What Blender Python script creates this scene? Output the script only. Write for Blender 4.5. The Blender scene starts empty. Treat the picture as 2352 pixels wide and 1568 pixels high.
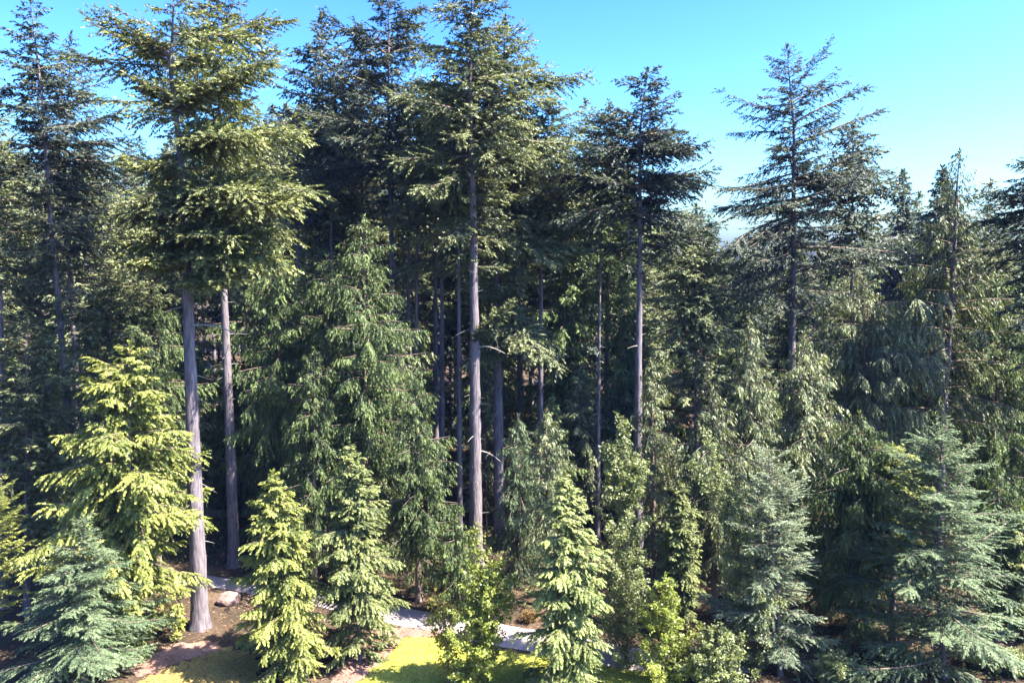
import bpy, math, random
import numpy as np

SC = bpy.context.scene
COL = SC.collection
R = math.radians

# ------------------------------------------------------------------ camera
CAM_H = 22.0
PITCH = R(6.0)
FPX = 1811.0                       # focal length in units of a 2352 px wide frame
cam = bpy.data.cameras.new('camera')
cam.sensor_width = 36.0
cam.lens = 36.0 * FPX / 2352.0
cam.clip_start = 0.5
cam.clip_end = 3000.0
cam_o = bpy.data.objects.new('camera', cam)
COL.objects.link(cam_o)
cam_o.location = (0, 0, CAM_H)
cam_o.rotation_euler = (R(90) - PITCH, 0, 0)
SC.camera = cam_o

# ------------------------------------------------------------------ light
SUN_AZ, SUN_EL = R(107), R(52)      # azimuth from +Y towards +X
world = bpy.data.worlds.new('World')
SC.world = world
world.use_nodes = True
wn, wl = world.node_tree.nodes, world.node_tree.links
wn.clear()
w_out = wn.new('ShaderNodeOutputWorld')
w_bg = wn.new('ShaderNodeBackground')
w_sky = wn.new('ShaderNodeTexSky')
w_sky.sky_type = 'NISHITA'
w_sky.sun_disc = False
w_sky.sun_elevation = SUN_EL
w_sky.sun_rotation = SUN_AZ
w_sky.air_density = 1.0
w_sky.dust_density = 1.8
w_sky.ozone_density = 1.0
w_hsv = wn.new('ShaderNodeHueSaturation')
w_hsv.inputs['Hue'].default_value = 0.495
w_hsv.inputs['Saturation'].default_value = 1.12
w_tint = wn.new('ShaderNodeMix'); w_tint.data_type = 'RGBA'; w_tint.blend_type = 'MULTIPLY'
w_tint.inputs['Factor'].default_value = 1.0
w_tint.inputs['B'].default_value = (.58 * 1.35 / 2.5, .95 / 2.5, 1.16 / 2.5, 1)
wl.new(w_sky.outputs[0], w_hsv.inputs['Color'])
wl.new(w_hsv.outputs[0], w_tint.inputs['A'])
w_gam = wn.new('ShaderNodeGamma'); w_gam.inputs['Gamma'].default_value = 1.65
w_mul = wn.new('ShaderNodeMix'); w_mul.data_type = 'RGBA'; w_mul.blend_type = 'MULTIPLY'; w_mul.clamp_result = False
w_mul.inputs['Factor'].default_value = 1.0; w_mul.inputs['B'].default_value = (2.5, 2.5, 2.5, 1)
wl.new(w_tint.outputs['Result'], w_gam.inputs['Color'])
wl.new(w_gam.outputs[0], w_mul.inputs['A'])
wl.new(w_mul.outputs['Result'], w_bg.inputs['Color'])
w_bg.inputs['Strength'].default_value = 0.043
wl.new(w_bg.outputs[0], w_out.inputs['Surface'])

sun = bpy.data.lights.new('sun', 'SUN')
sun.energy = 5.0
sun.angle = R(0.5)
sun.color = (1.0, 0.93, 0.80)
sun_o = bpy.data.objects.new('sun', sun)
COL.objects.link(sun_o)
_d = np.array([math.sin(SUN_AZ) * math.cos(SUN_EL), math.cos(SUN_AZ) * math.cos(SUN_EL), math.sin(SUN_EL)])
sun_o.rotation_euler = (R(90) - SUN_EL, 0, math.pi - SUN_AZ)
sun_o.location = tuple(_d * 150)

SC.view_settings.view_transform = 'Standard'
SC.view_settings.look = 'None'
SC.view_settings.exposure = 2.82
SC.view_settings.gamma = 1.0
SC.view_settings.use_curve_mapping = False
SC.cycles.max_bounces = 5
SC.cycles.diffuse_bounces = 2
SC.cycles.glossy_bounces = 2
SC.cycles.transmission_bounces = 2
SC.cycles.use_denoising = True

# ------------------------------------------------------------------ survey: photo points to places
CP, SP = math.cos(PITCH), math.sin(PITCH)
def ray(px, py):
    u, v = px - 1176.0, 784.0 - py
    return u, FPX * CP + v * SP, v * CP - FPX * SP
def at(px, py, Y):                  # the point at depth Y seen at (px, py)
    u, f, w = ray(px, py)
    t = Y / f
    return u * t, CAM_H + w * t
def ground(px, py):
    u, f, w = ray(px, py)
    t = -CAM_H / w
    return u * t, f * t
def metres(py, Y):                  # metres per photo pixel
    return Y / ray(0, py)[1]
def base_py(Y):
    return 784.0 + FPX * math.tan(math.atan2(CAM_H, Y) - PITCH)

# ------------------------------------------------------------------ materials
def new_mat(name):
    m = bpy.data.materials.new(name)
    m.use_nodes = True
    m.node_tree.nodes.clear()
    return m, m.node_tree.nodes, m.node_tree.links

def foliage_mat(name, dark, light, trans=0.22, glow=(1.25, 1.3, 0.6), rough=0.55, spec=0.28):
    m, n, l = new_mat(name)
    out = n.new('ShaderNodeOutputMaterial')
    at_ = n.new('ShaderNodeAttribute'); at_.attribute_name = 'tone'
    ramp = n.new('ShaderNodeValToRGB')
    ramp.color_ramp.elements[0].color = (*dark, 1)
    ramp.color_ramp.elements[1].color = (*light, 1)
    ramp.color_ramp.elements[0].position = 0.16
    ramp.color_ramp.elements[1].position = 0.92
    br_ = ramp.color_ramp.elements.new(0.06); br_.color = (dark[0] * 1.9 + .02, dark[1] * .85 + .008, dark[2] * .7, 1)
    l.new(at_.outputs['Fac'], ramp.inputs['Fac'])
    oi = n.new('ShaderNodeObjectInfo')
    hsv = n.new('ShaderNodeHueSaturation')
    mr = n.new('ShaderNodeMapRange')
    mr.inputs['To Min'].default_value = 0.8
    mr.inputs['To Max'].default_value = 1.2
    l.new(oi.outputs['Random'], mr.inputs['Value'])
    l.new(mr.outputs[0], hsv.inputs['Value'])
    l.new(ramp.outputs[0], hsv.inputs['Color'])
    pb = n.new('ShaderNodeBsdfPrincipled')
    pb.inputs['Roughness'].default_value = rough
    pb.inputs['Specular IOR Level'].default_value = spec
    l.new(hsv.outputs[0], pb.inputs['Base Color'])
    tr = n.new('ShaderNodeBsdfTranslucent')
    mul = n.new('ShaderNodeMix'); mul.data_type = 'RGBA'; mul.blend_type = 'MULTIPLY'
    mul.inputs['Factor'].default_value = 1.0
    l.new(hsv.outputs[0], mul.inputs['A'])
    mul.inputs['B'].default_value = (*glow, 1)
    l.new(mul.outputs['Result'], tr.inputs['Color'])
    mx = n.new('ShaderNodeMixShader'); mx.inputs[0].default_value = trans
    l.new(pb.outputs[0], mx.inputs[1]); l.new(tr.outputs[0], mx.inputs[2])
    l.new(mx.outputs[0], out.inputs['Surface'])
    return m

def bark_mat(name, c1, c2, scale=1.0):
    m, n, l = new_mat(name)
    out = n.new('ShaderNodeOutputMaterial')
    pb = n.new('ShaderNodeBsdfPrincipled'); pb.inputs['Roughness'].default_value = 0.9
    pb.inputs['Specular IOR Level'].default_value = 0.15
    tc = n.new('ShaderNodeTexCoord')
    mp = n.new('ShaderNodeMapping'); mp.inputs['Scale'].default_value = (9 * scale, 9 * scale, 1.1 * scale)
    nz = n.new('ShaderNodeTexNoise'); nz.inputs['Scale'].default_value = 1.0
    nz.inputs['Detail'].default_value = 6; nz.inputs['Roughness'].default_value = 0.65
    l.new(tc.outputs['Object'], mp.inputs['Vector']); l.new(mp.outputs[0], nz.inputs['Vector'])
    big = n.new('ShaderNodeTexNoise'); big.inputs['Scale'].default_value = 0.55
    l.new(tc.outputs['Object'], big.inputs['Vector'])
    add = n.new('ShaderNodeMath'); add.operation = 'MULTIPLY_ADD'
    add.inputs[1].default_value = 0.45; l.new(big.outputs['Fac'], add.inputs[0]); l.new(nz.outputs['Fac'], add.inputs[2])
    ramp = n.new('ShaderNodeValToRGB')
    ramp.color_ramp.elements[0].position = 0.50; ramp.color_ramp.elements[0].color = (*c1, 1)
    ramp.color_ramp.elements[1].position = 0.85; ramp.color_ramp.elements[1].color = (*c2, 1)
    l.new(add.outputs[0], ramp.inputs['Fac']); l.new(ramp.outputs[0], pb.inputs['Base Color'])
    bp = n.new('ShaderNodeBump'); bp.inputs['Strength'].default_value = 0.9; bp.inputs['Distance'].default_value = 0.06
    l.new(nz.outputs['Fac'], bp.inputs['Height']); l.new(bp.outputs[0], pb.inputs['Normal'])
    l.new(pb.outputs[0], out.inputs['Surface'])
    return m

def soil_mat(name, stops, scales=(0.35, 4.0, 30.0), bump=0.05, rough=0.95):
    m, n, l = new_mat(name)
    out = n.new('ShaderNodeOutputMaterial')
    pb = n.new('ShaderNodeBsdfPrincipled'); pb.inputs['Roughness'].default_value = rough
    pb.inputs['Specular IOR Level'].default_value = 0.15
    tc = n.new('ShaderNodeTexCoord')
    acc = None
    for sc, wt in zip(scales, (0.45, 0.3, 0.25)):
        nz = n.new('ShaderNodeTexNoise'); nz.inputs['Scale'].default_value = sc
        nz.inputs['Detail'].default_value = 5
        l.new(tc.outputs['Object'], nz.inputs['Vector'])
        mm = n.new('ShaderNodeMath'); mm.operation = 'MULTIPLY_ADD'; mm.inputs[1].default_value = wt
        l.new(nz.outputs['Fac'], mm.inputs[0])
        if acc is None: mm.inputs[2].default_value = 0.0
        else: l.new(acc.outputs[0], mm.inputs[2])
        acc = mm
    ramp = n.new('ShaderNodeValToRGB')
    els = ramp.color_ramp.elements
    els[0].position, els[0].color = stops[0][0], (*stops[0][1], 1)
    els[1].position, els[1].color = stops[-1][0], (*stops[-1][1], 1)
    for p, c in stops[1:-1]:
        e = els.new(p); e.color = (*c, 1)
    l.new(acc.outputs[0], ramp.inputs['Fac']); l.new(ramp.outputs[0], pb.inputs['Base Color'])
    bp = n.new('ShaderNodeBump'); bp.inputs['Strength'].default_value = 0.8; bp.inputs['Distance'].default_value = bump
    l.new(acc.outputs[0], bp.inputs['Height']); l.new(bp.outputs[0], pb.inputs['Normal'])
    l.new(pb.outputs[0], out.inputs['Surface'])
    return m

M = {
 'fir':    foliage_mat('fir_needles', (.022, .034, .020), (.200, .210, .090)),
 'fir_backlit': foliage_mat('backlit_fir_needles', (.016, .025, .024), (.105, .120, .078)),  # fir needles darkened, the backlit look against the sky put into the colour
 'fir_sun': foliage_mat('sunny_fir_needles', (.036, .050, .020), (.215, .220, .075)),  # lighter copy of the fir needles, sunlight put into the tone
 'cedar':  foliage_mat('cedar_sprays', (.018, .036, .016), (.150, .190, .062), rough=.6, spec=.22),
 'olive':  foliage_mat('olive_cedar_sprays', (.030, .045, .024), (.225, .240, .110), spec=.35),
 'lime':   foliage_mat('yellow_green_sprays', (.050, .074, .016), (.330, .335, .085), trans=.30),
 'young':  foliage_mat('young_conifer_sprays', (.044, .068, .020), (.270, .290, .100), trans=.26),
 'blue':   foliage_mat('blue_green_needles', (.036, .060, .038), (.265, .300, .185), trans=.3, glow=(1.1, 1.25, .8), spec=.3),
 'teal':   foliage_mat('teal_needles', (.034, .058, .032), (.190, .240, .125), trans=.3, glow=(1.1, 1.25, .8), spec=.22),
 'dark':   foliage_mat('silhouette_needles', (.018, .030, .024), (.050, .070, .045), trans=.25),  # tone darkened to paint the backlit silhouettes of the skyline firs
 'leaf':   foliage_mat('broad_leaves', (.055, .078, .030), (.275, .300, .140), trans=.38, rough=.45, spec=.45),
 'leaf_b': foliage_mat('bright_broad_leaves', (.060, .085, .020), (.270, .300, .070), trans=.42, rough=.45, spec=.45),
 'rust':   foliage_mat('rusty_leaves', (.09, .05, .02), (.26, .16, .05), trans=.4),
 'gold':   foliage_mat('yellow_leaves', (.11, .10, .02), (.28, .26, .05), trans=.5),
 'bark':   bark_mat('grey_bark', (.042, .034, .040), (.155, .132, .145)),
 'bark_d': bark_mat('brown_bark', (.065, .045, .036), (.19, .14, .115)),
 'dead':   bark_mat('bare_wood', (.12, .10, .085), (.30, .265, .23)),
 'floor':  soil_mat('forest_floor', [(.36, (.020, .015, .010)), (.50, (.050, .034, .022)), (.64, (.10, .068, .045))]),
 'path':   soil_mat('pale_path_surface', [(.36, (.16, .13, .135)), (.5, (.24, .20, .20)), (.64, (.31, .26, .26))], (.5, 7, 60), .01),
 'mulch':  soil_mat('reddish_mulch', [(.36, (.07, .040, .030)), (.50, (.19, .105, .082)), (.66, (.29, .18, .145))], (.6, 8, 50), .04),
 'lawn':   soil_mat('lawn_turf', [(.34, (.13, .15, .025)), (.50, (.24, .25, .045)), (.66, (.34, .31, .075))], (.3, 3, 30), .04),
 'dry':    soil_mat('dry_turf', [(.34, (.13, .10, .035)), (.50, (.25, .18, .06)), (.66, (.34, .25, .09))], (.4, 3, 30), .04),
 'rock':   soil_mat('pink_grey_rock', [(.34, (.11, .07, .062)), (.64, (.27, .18, .16))], (.9, 5, 25), .06),
}

# ------------------------------------------------------------------ mesh builder
class Builder:
    def __init__(self):
        self.v, self.f3, self.f4, self.m3, self.m4, self.t3, self.t4, self.n = [], [], [], [], [], [], [], 0
    def add(self, verts, faces, mat=0, tone=None):
        verts = np.asarray(verts, np.float32); faces = np.asarray(faces, np.int32)
        k = len(faces)
        tone = np.full(k, .5, np.float32) if tone is None else np.asarray(tone, np.float32)
        if faces.shape[1] == 4:
            self.f4.append(faces + self.n); self.m4.append(np.full(k, mat, np.int32)); self.t4.append(tone)
        else:
            self.f3.append(faces + self.n); self.m3.append(np.full(k, mat, np.int32)); self.t3.append(tone)
        self.v.append(verts); self.n += len(verts)
    def mesh(self, name, mats, smooth=False):
        v = np.concatenate(self.v)
        f3 = np.concatenate(self.f3) if self.f3 else np.zeros((0, 3), np.int32)
        f4 = np.concatenate(self.f4) if self.f4 else np.zeros((0, 4), np.int32)
        me = bpy.data.meshes.new(name)
        me.vertices.add(len(v)); me.vertices.foreach_set('co', v.ravel())
        nl = f3.size + f4.size
        me.loops.add(nl)
        me.loops.foreach_set('vertex_index', np.concatenate([f3.ravel(), f4.ravel()]).astype(np.int32))
        np_ = len(f3) + len(f4)
        me.polygons.add(np_)
        st = np.concatenate([np.arange(len(f3)) * 3, f3.size + np.arange(len(f4)) * 4]).astype(np.int32)
        me.polygons.foreach_set('loop_start', st)
        mi = np.concatenate(self.m3 + self.m4).astype(np.int32)
        me.polygons.foreach_set('material_index', mi)
        if smooth: me.polygons.foreach_set('use_smooth', np.ones(np_, bool))
        for m in mats: me.materials.append(m)
        a = me.attributes.new('tone', 'FLOAT', 'FACE')
        a.data.foreach_set('value', np.concatenate(self.t3 + self.t4).astype(np.float32))
        me.update(calc_edges=True)
        return me

def tubes(B, pts, rad, sides=4, mat=0, tone=None):
    """pts (K, S, 3) polylines with radii rad (K, S), each a tapered tube"""
    pts = np.asarray(pts, float); rad = np.asarray(rad, float)
    K, S, _ = pts.shape
    tan = np.gradient(pts, axis=1)
    tan /= np.linalg.norm(tan, axis=2, keepdims=True) + 1e-9
    ref = np.where(np.abs(tan[..., 2:3]) > .8, np.array([1., 0, 0]), np.array([0, 0, 1.]))
    e1 = np.cross(tan, ref); e1 /= np.linalg.norm(e1, axis=2, keepdims=True) + 1e-9
    e2 = np.cross(tan, e1)
    an = np.arange(sides) * 2 * math.pi / sides
    v = pts[:, :, None, :] + rad[:, :, None, None] * (e1[:, :, None, :] * np.cos(an)[None, None, :, None] + e2[:, :, None, :] * np.sin(an)[None, None, :, None])
    idx = np.arange(K * S * sides).reshape(K, S, sides)
    a = idx[:, :-1, :]; b = np.roll(a, -1, axis=2); d = idx[:, 1:, :]; c = np.roll(d, -1, axis=2)
    B.add(v.reshape(-1, 3), np.stack([a, b, c, d], -1).reshape(-1, 4), mat, tone)

def unit(a):
    return a / (np.linalg.norm(a, axis=-1, keepdims=True) + 1e-9)

def leaves(B, p, d, nrm, ln, wd, tone, mat=0, curl=0.15, tri=False):
    d = unit(d); s = unit(np.cross(d, nrm)); n = np.cross(s, d)
    ln = ln[:, None]; wd = wd[:, None]
    mid = p + d * ln * .45
    if tri:
        b0 = p + d * ln * .12
        v = np.stack([b0 - s * wd * .5, b0 + s * wd * .5, p + d * ln - n * ln * curl], 1)
        B.add(v.reshape(-1, 3), np.arange(len(p) * 3).reshape(-1, 3), mat, tone)
        return
    v = np.stack([p, mid + s * wd * .5 + n * wd * .12, p + d * ln - n * ln * curl, mid - s * wd * .5 + n * wd * .12], 1)
    B.add(v.reshape(-1, 3), np.arange(len(p) * 4).reshape(-1, 4), mat, tone)

STYLES = {
 #          twig spacing, ratio, max   angle, twig droop, leaf len, width, spacing, splay, leaf droop, start, dropout, normal noise, roll
 'fir':    dict(sp=.165, k=.46, mx=1.8, ang=54, dr=.20, ll=.27, lw=.125, ls=.072, psi=50, ld=.12, s0=.07, drop=.15, nz=.65, roll=36),
 'firfar': dict(sp=.27, k=.44, mx=1.9, ang=54, dr=.22, ll=.42, lw=.21, ls=.125, psi=50, ld=.14, s0=.06, drop=.12, nz=.65, roll=34),
 'cedar':  dict(sp=.16, k=.44, mx=1.6, ang=50, dr=1.0, ll=.29, lw=.095, ls=.075, psi=36, ld=.75, s0=.12, drop=.12, nz=.6, roll=22),
 'cedarfar': dict(sp=.25, k=.44, mx=1.7, ang=50, dr=.85, ll=.44, lw=.17, ls=.12, psi=38, ld=.55, s0=.10, drop=.10, nz=.6, roll=22),
 'lime':   dict(sp=.19, k=.42, mx=1.2, ang=54, dr=.42, ll=.29, lw=.150, ls=.055, psi=50, ld=.38, s0=.14, drop=.18, nz=.5, roll=32),
 'young':  dict(sp=.14, k=.50, mx=.85, ang=52, dr=.40, ll=.23, lw=.125, ls=.048, psi=46, ld=.30, s0=.10, drop=.10, nz=.40, roll=14),
 'spruce': dict(sp=.13, k=.44, mx=1.1, ang=50, dr=.12, ll=.17, lw=.062, ls=.045, psi=42, ld=.05, s0=.06, drop=.08, nz=.6, roll=14),
 'flat':   dict(sp=.14, k=.44, mx=1.4, ang=52, dr=.14, ll=.19, lw=.068, ls=.047, psi=46, ld=.10, s0=.08, drop=.06, nz=.35, roll=7),
 'open':   dict(sp=.17, k=.34, mx=1.4, ang=55, dr=.25, ll=.25, lw=.100, ls=.070, psi=50, ld=.22, s0=.08, drop=.20, nz=.6, roll=32),
}

LOD = {'fir': 1.1, 'open': .95, 'firfar': 1.15, 'cedar': 1.1, 'cedarfar': 1.4, 'young': .50, 'lime': .55, 'flat': 1.0, 'spruce': .9}
def branch_points(br, s):
    """br arrays over branches, s parameter -> points and tangents, both broadcast"""
    L = br['L']; a = br['a']; b = br['b']; c = br['c']; az = br['az'] + c * s
    ca, sa = np.cos(az), np.sin(az)
    x = br['x'] + ca * L * s; y = br['y'] + sa * L * s
    z = br['z'] + L * (a * s + b * s * s + br['e'] * s ** 4)
    tz = a + 2 * b * s + 4 * br['e'] * s ** 3
    return np.stack([x, y, z], -1), unit(np.stack([ca - sa * c * s, sa + ca * c * s, tz], -1))

def foliate(B, br, style, rng, fmat=0, wmat=1, dens=1.0):
    st = dict(STYLES[style]); g = math.sqrt(LOD.get(style, 1.3))
    for kk in ('sp', 'ls', 'll', 'lw'): st[kk] *= g
    n = len(br['L'])
    # wood of the boughs
    S = 6
    s = np.linspace(0, .92, S)[None, :]
    brs = {k: v[:, None] for k, v in br.items()}
    pts, _ = branch_points(brs, s)
    r = (0.010 + .011 * br['L'])[:, None] * (1 - .85 * s)
    tubes(B, pts, r, 4, wmat)
    # twigs
    nt = np.maximum(3, (br['L'] / st['sp'] * 2 * dens).astype(int))
    bi = np.repeat(np.arange(n), nt)
    off = np.concatenate([[0], np.cumsum(nt)[:-1]])
    k = np.arange(len(bi)) - off[bi]
    s = st['s0'] + (1 - st['s0']) * (k + rng.random(len(bi))) / nt[bi]
    side = np.where(k % 2 == 0, 1., -1.)
    gate = np.sin(s * br['g1'][bi] * 6.0 + br['ph'][bi]) * .5 + .5
    keep = rng.random(len(bi)) > st['drop'] * (1 + 1.2 * gate)
    bi, s, side = bi[keep], s[keep], side[keep]
    b = {kk: v[bi] for kk, v in br.items()}
    P, T = branch_points(b, s)
    Z = np.array([0, 0, 1.])
    lat = unit(np.cross(T, Z)) * side[:, None]
    ro = R(st['roll']) * rng.normal(0, 1, len(s)); up_ = np.cross(lat, T) * side[:, None]
    lat = lat * np.cos(ro)[:, None] + up_ * np.sin(ro)[:, None]
    ang = R(st['ang']) * (1 - .45 * s) * (.75 + .5 * rng.random(len(s)))
    td = T * np.cos(ang)[:, None] + lat * np.sin(ang)[:, None] - Z * (st['dr'] * (.4 + 1.1 * rng.random(len(s))))[:, None]
    td = unit(td + rng.normal(0, .13, td.shape))
    shape = (.30 + .70 * (1 - s)) * np.clip(.35 + s * 2.2, 0, 1)
    tl = np.minimum(st['k'] * b['L'] * shape, st['mx']) * (.55 + .75 * rng.random(len(s))) + .10
    ttone = rng.random(len(s))
    # needle sprays
    nl = np.maximum(3, (tl / st['ls'] * dens).astype(int))
    ti = np.repeat(np.arange(len(tl)), nl)
    off = np.concatenate([[0], np.cumsum(nl)[:-1]])
    k = np.arange(len(ti)) - off[ti]
    q = (k + .6) / nl[ti]
    sd = np.where(k % 2 == 0, 1., -1.)
    D = td[ti]; tL = tl[ti]
    p = P[ti] + D * (tL * q)[:, None] - Z * (st['dr'] * .35 * tL * q * q)[:, None]
    l2 = unit(np.cross(D, Z + rng.normal(0, .25, D.shape))) * sd[:, None]
    psi = R(st['psi']) * (1.1 - .55 * q) * (.7 + .6 * rng.random(len(q)))
    ld = D * np.cos(psi)[:, None] + l2 * np.sin(psi)[:, None] - Z * (st['ld'] * (.5 + rng.random(len(q))))[:, None]
    ld = ld + rng.normal(0, .16, ld.shape)
    nr = Z + rng.normal(0, st['nz'], D.shape) + D * st['ld'] * .6
    ll = st['ll'] * (1.05 - .4 * q) * (.65 + .6 * rng.random(len(q)))
    lw = st['lw'] * (.7 + .6 * rng.random(len(q)))
    tone = .30 * b['tn'][ti] + .28 * ttone[ti] + .22 * rng.random(len(q)) + .22 * q * s[ti]
    leaves(B, p, ld, nr, ll, lw, tone, fmat, .15, True)

def make_branches(rng, z, az, L, a, b, e, axis, c=.35):
    n = len(z)
    x, y = axis(z)
    return dict(x=x, y=y, z=z, az=az, L=L, a=a, b=b, e=e, c=rng.normal(0, c, n), tn=rng.random(n),
                g1=.6 + rng.random(n), ph=rng.random(n) * 6.3)

def axis_fn(zs, xs):
    zs = np.asarray(zs, float); xs = np.asarray(xs, float)
    def f(z):
        z = np.asarray(z, float)
        return np.interp(z, zs, xs), np.zeros_like(z)
    return f

def trunk_mesh(H, r0, axis, rng, sides=14, stubs=0, stub_lo=2., stub_hi=20., mat='bark', flare=.35):
    B = Builder()
    rings = max(10, int(H * 1.3))
    z = np.concatenate([np.linspace(-.15, 1.4, 6), np.linspace(1.9, H, rings)])
    x, y = axis(np.clip(z, 0, None))
    wob = .05 * r0
    x = x + np.cumsum(rng.normal(0, wob * .35, len(z))) * (z > 1) * .5
    r = r0 * np.clip(1 - z / H, 0.004, 1) ** .8 + r0 * flare * np.exp(-np.clip(z, 0, None) / .7)
    an = np.arange(sides) * 2 * math.pi / sides
    lump = 1 + .05 * rng.normal(0, 1, (len(z), sides)) + (.16 * np.exp(-np.clip(z, 0, None) / .6))[:, None] * np.sin(an * 5 + 1)[None, :]
    v = np.stack([x[:, None] + r[:, None] * lump * np.cos(an), y[:, None] + r[:, None] * lump * np.sin(an), np.repeat(z[:, None], sides, 1)], -1)
    idx = np.arange(len(z) * sides).reshape(len(z), sides)
    a = idx[:-1]; b = np.roll(a, -1, 1); d = idx[1:]; c = np.roll(d, -1, 1)
    B.add(v.reshape(-1, 3), np.stack([a, b, c, d], -1).reshape(-1, 4), 0)
    if stubs:
        zz = rng.uniform(stub_lo, stub_hi, stubs); aa = rng.uniform(0, 6.283, stubs)
        L = rng.exponential(.36, stubs) + .15; L = np.minimum(L, 1.5)
        xx, yy = axis(zz)
        rr = r0 * np.clip(1 - zz / H, .01, 1) ** .8
        s = np.linspace(0, 1, 4)[None, :]
        bend = rng.normal(-.05, .2, stubs)[:, None]
        px = xx[:, None] + np.cos(aa)[:, None] * (rr[:, None] * .8 + L[:, None] * s)
        py = yy[:, None] + np.sin(aa)[:, None] * (rr[:, None] * .8 + L[:, None] * s)
        pz = zz[:, None] + L[:, None] * (bend * s - .12 * s * s)
        tubes(B, np.stack([px, py, pz], -1), (.016 + .010 * L)[:, None] * (1.05 - .85 * s), 4, 1)
    return B.mesh('trunk', [M[mat], M['dead']], smooth=True)

# ------------------------------------------------------------------ objects
def tag(o, label, cat, group=None, kind=None):
    o['label'] = label; o['category'] = cat
    if group: o['group'] = group
    if kind: o['kind'] = kind
    return o
def empty(name, loc, label, cat, group=None):
    o = bpy.data.objects.new(name, None); COL.objects.link(o)
    o.empty_display_size = .5
    o.location = loc
    return tag(o, label, cat, group)
def put(name, me, parent=None, label=None):
    o = bpy.data.objects.new(name, me); COL.objects.link(o)
    if parent is not None: o.parent = parent
    if label: o['label'] = label
    return o
def copy_tree(root, loc, rot, scale):
    r = root.copy(); COL.objects.link(r); r.location = loc; r.rotation_euler = (0, 0, rot); r.scale = scale
    for ch in list(root.children):
        c = ch.copy(); COL.objects.link(c); c.parent = r
    return r

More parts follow.
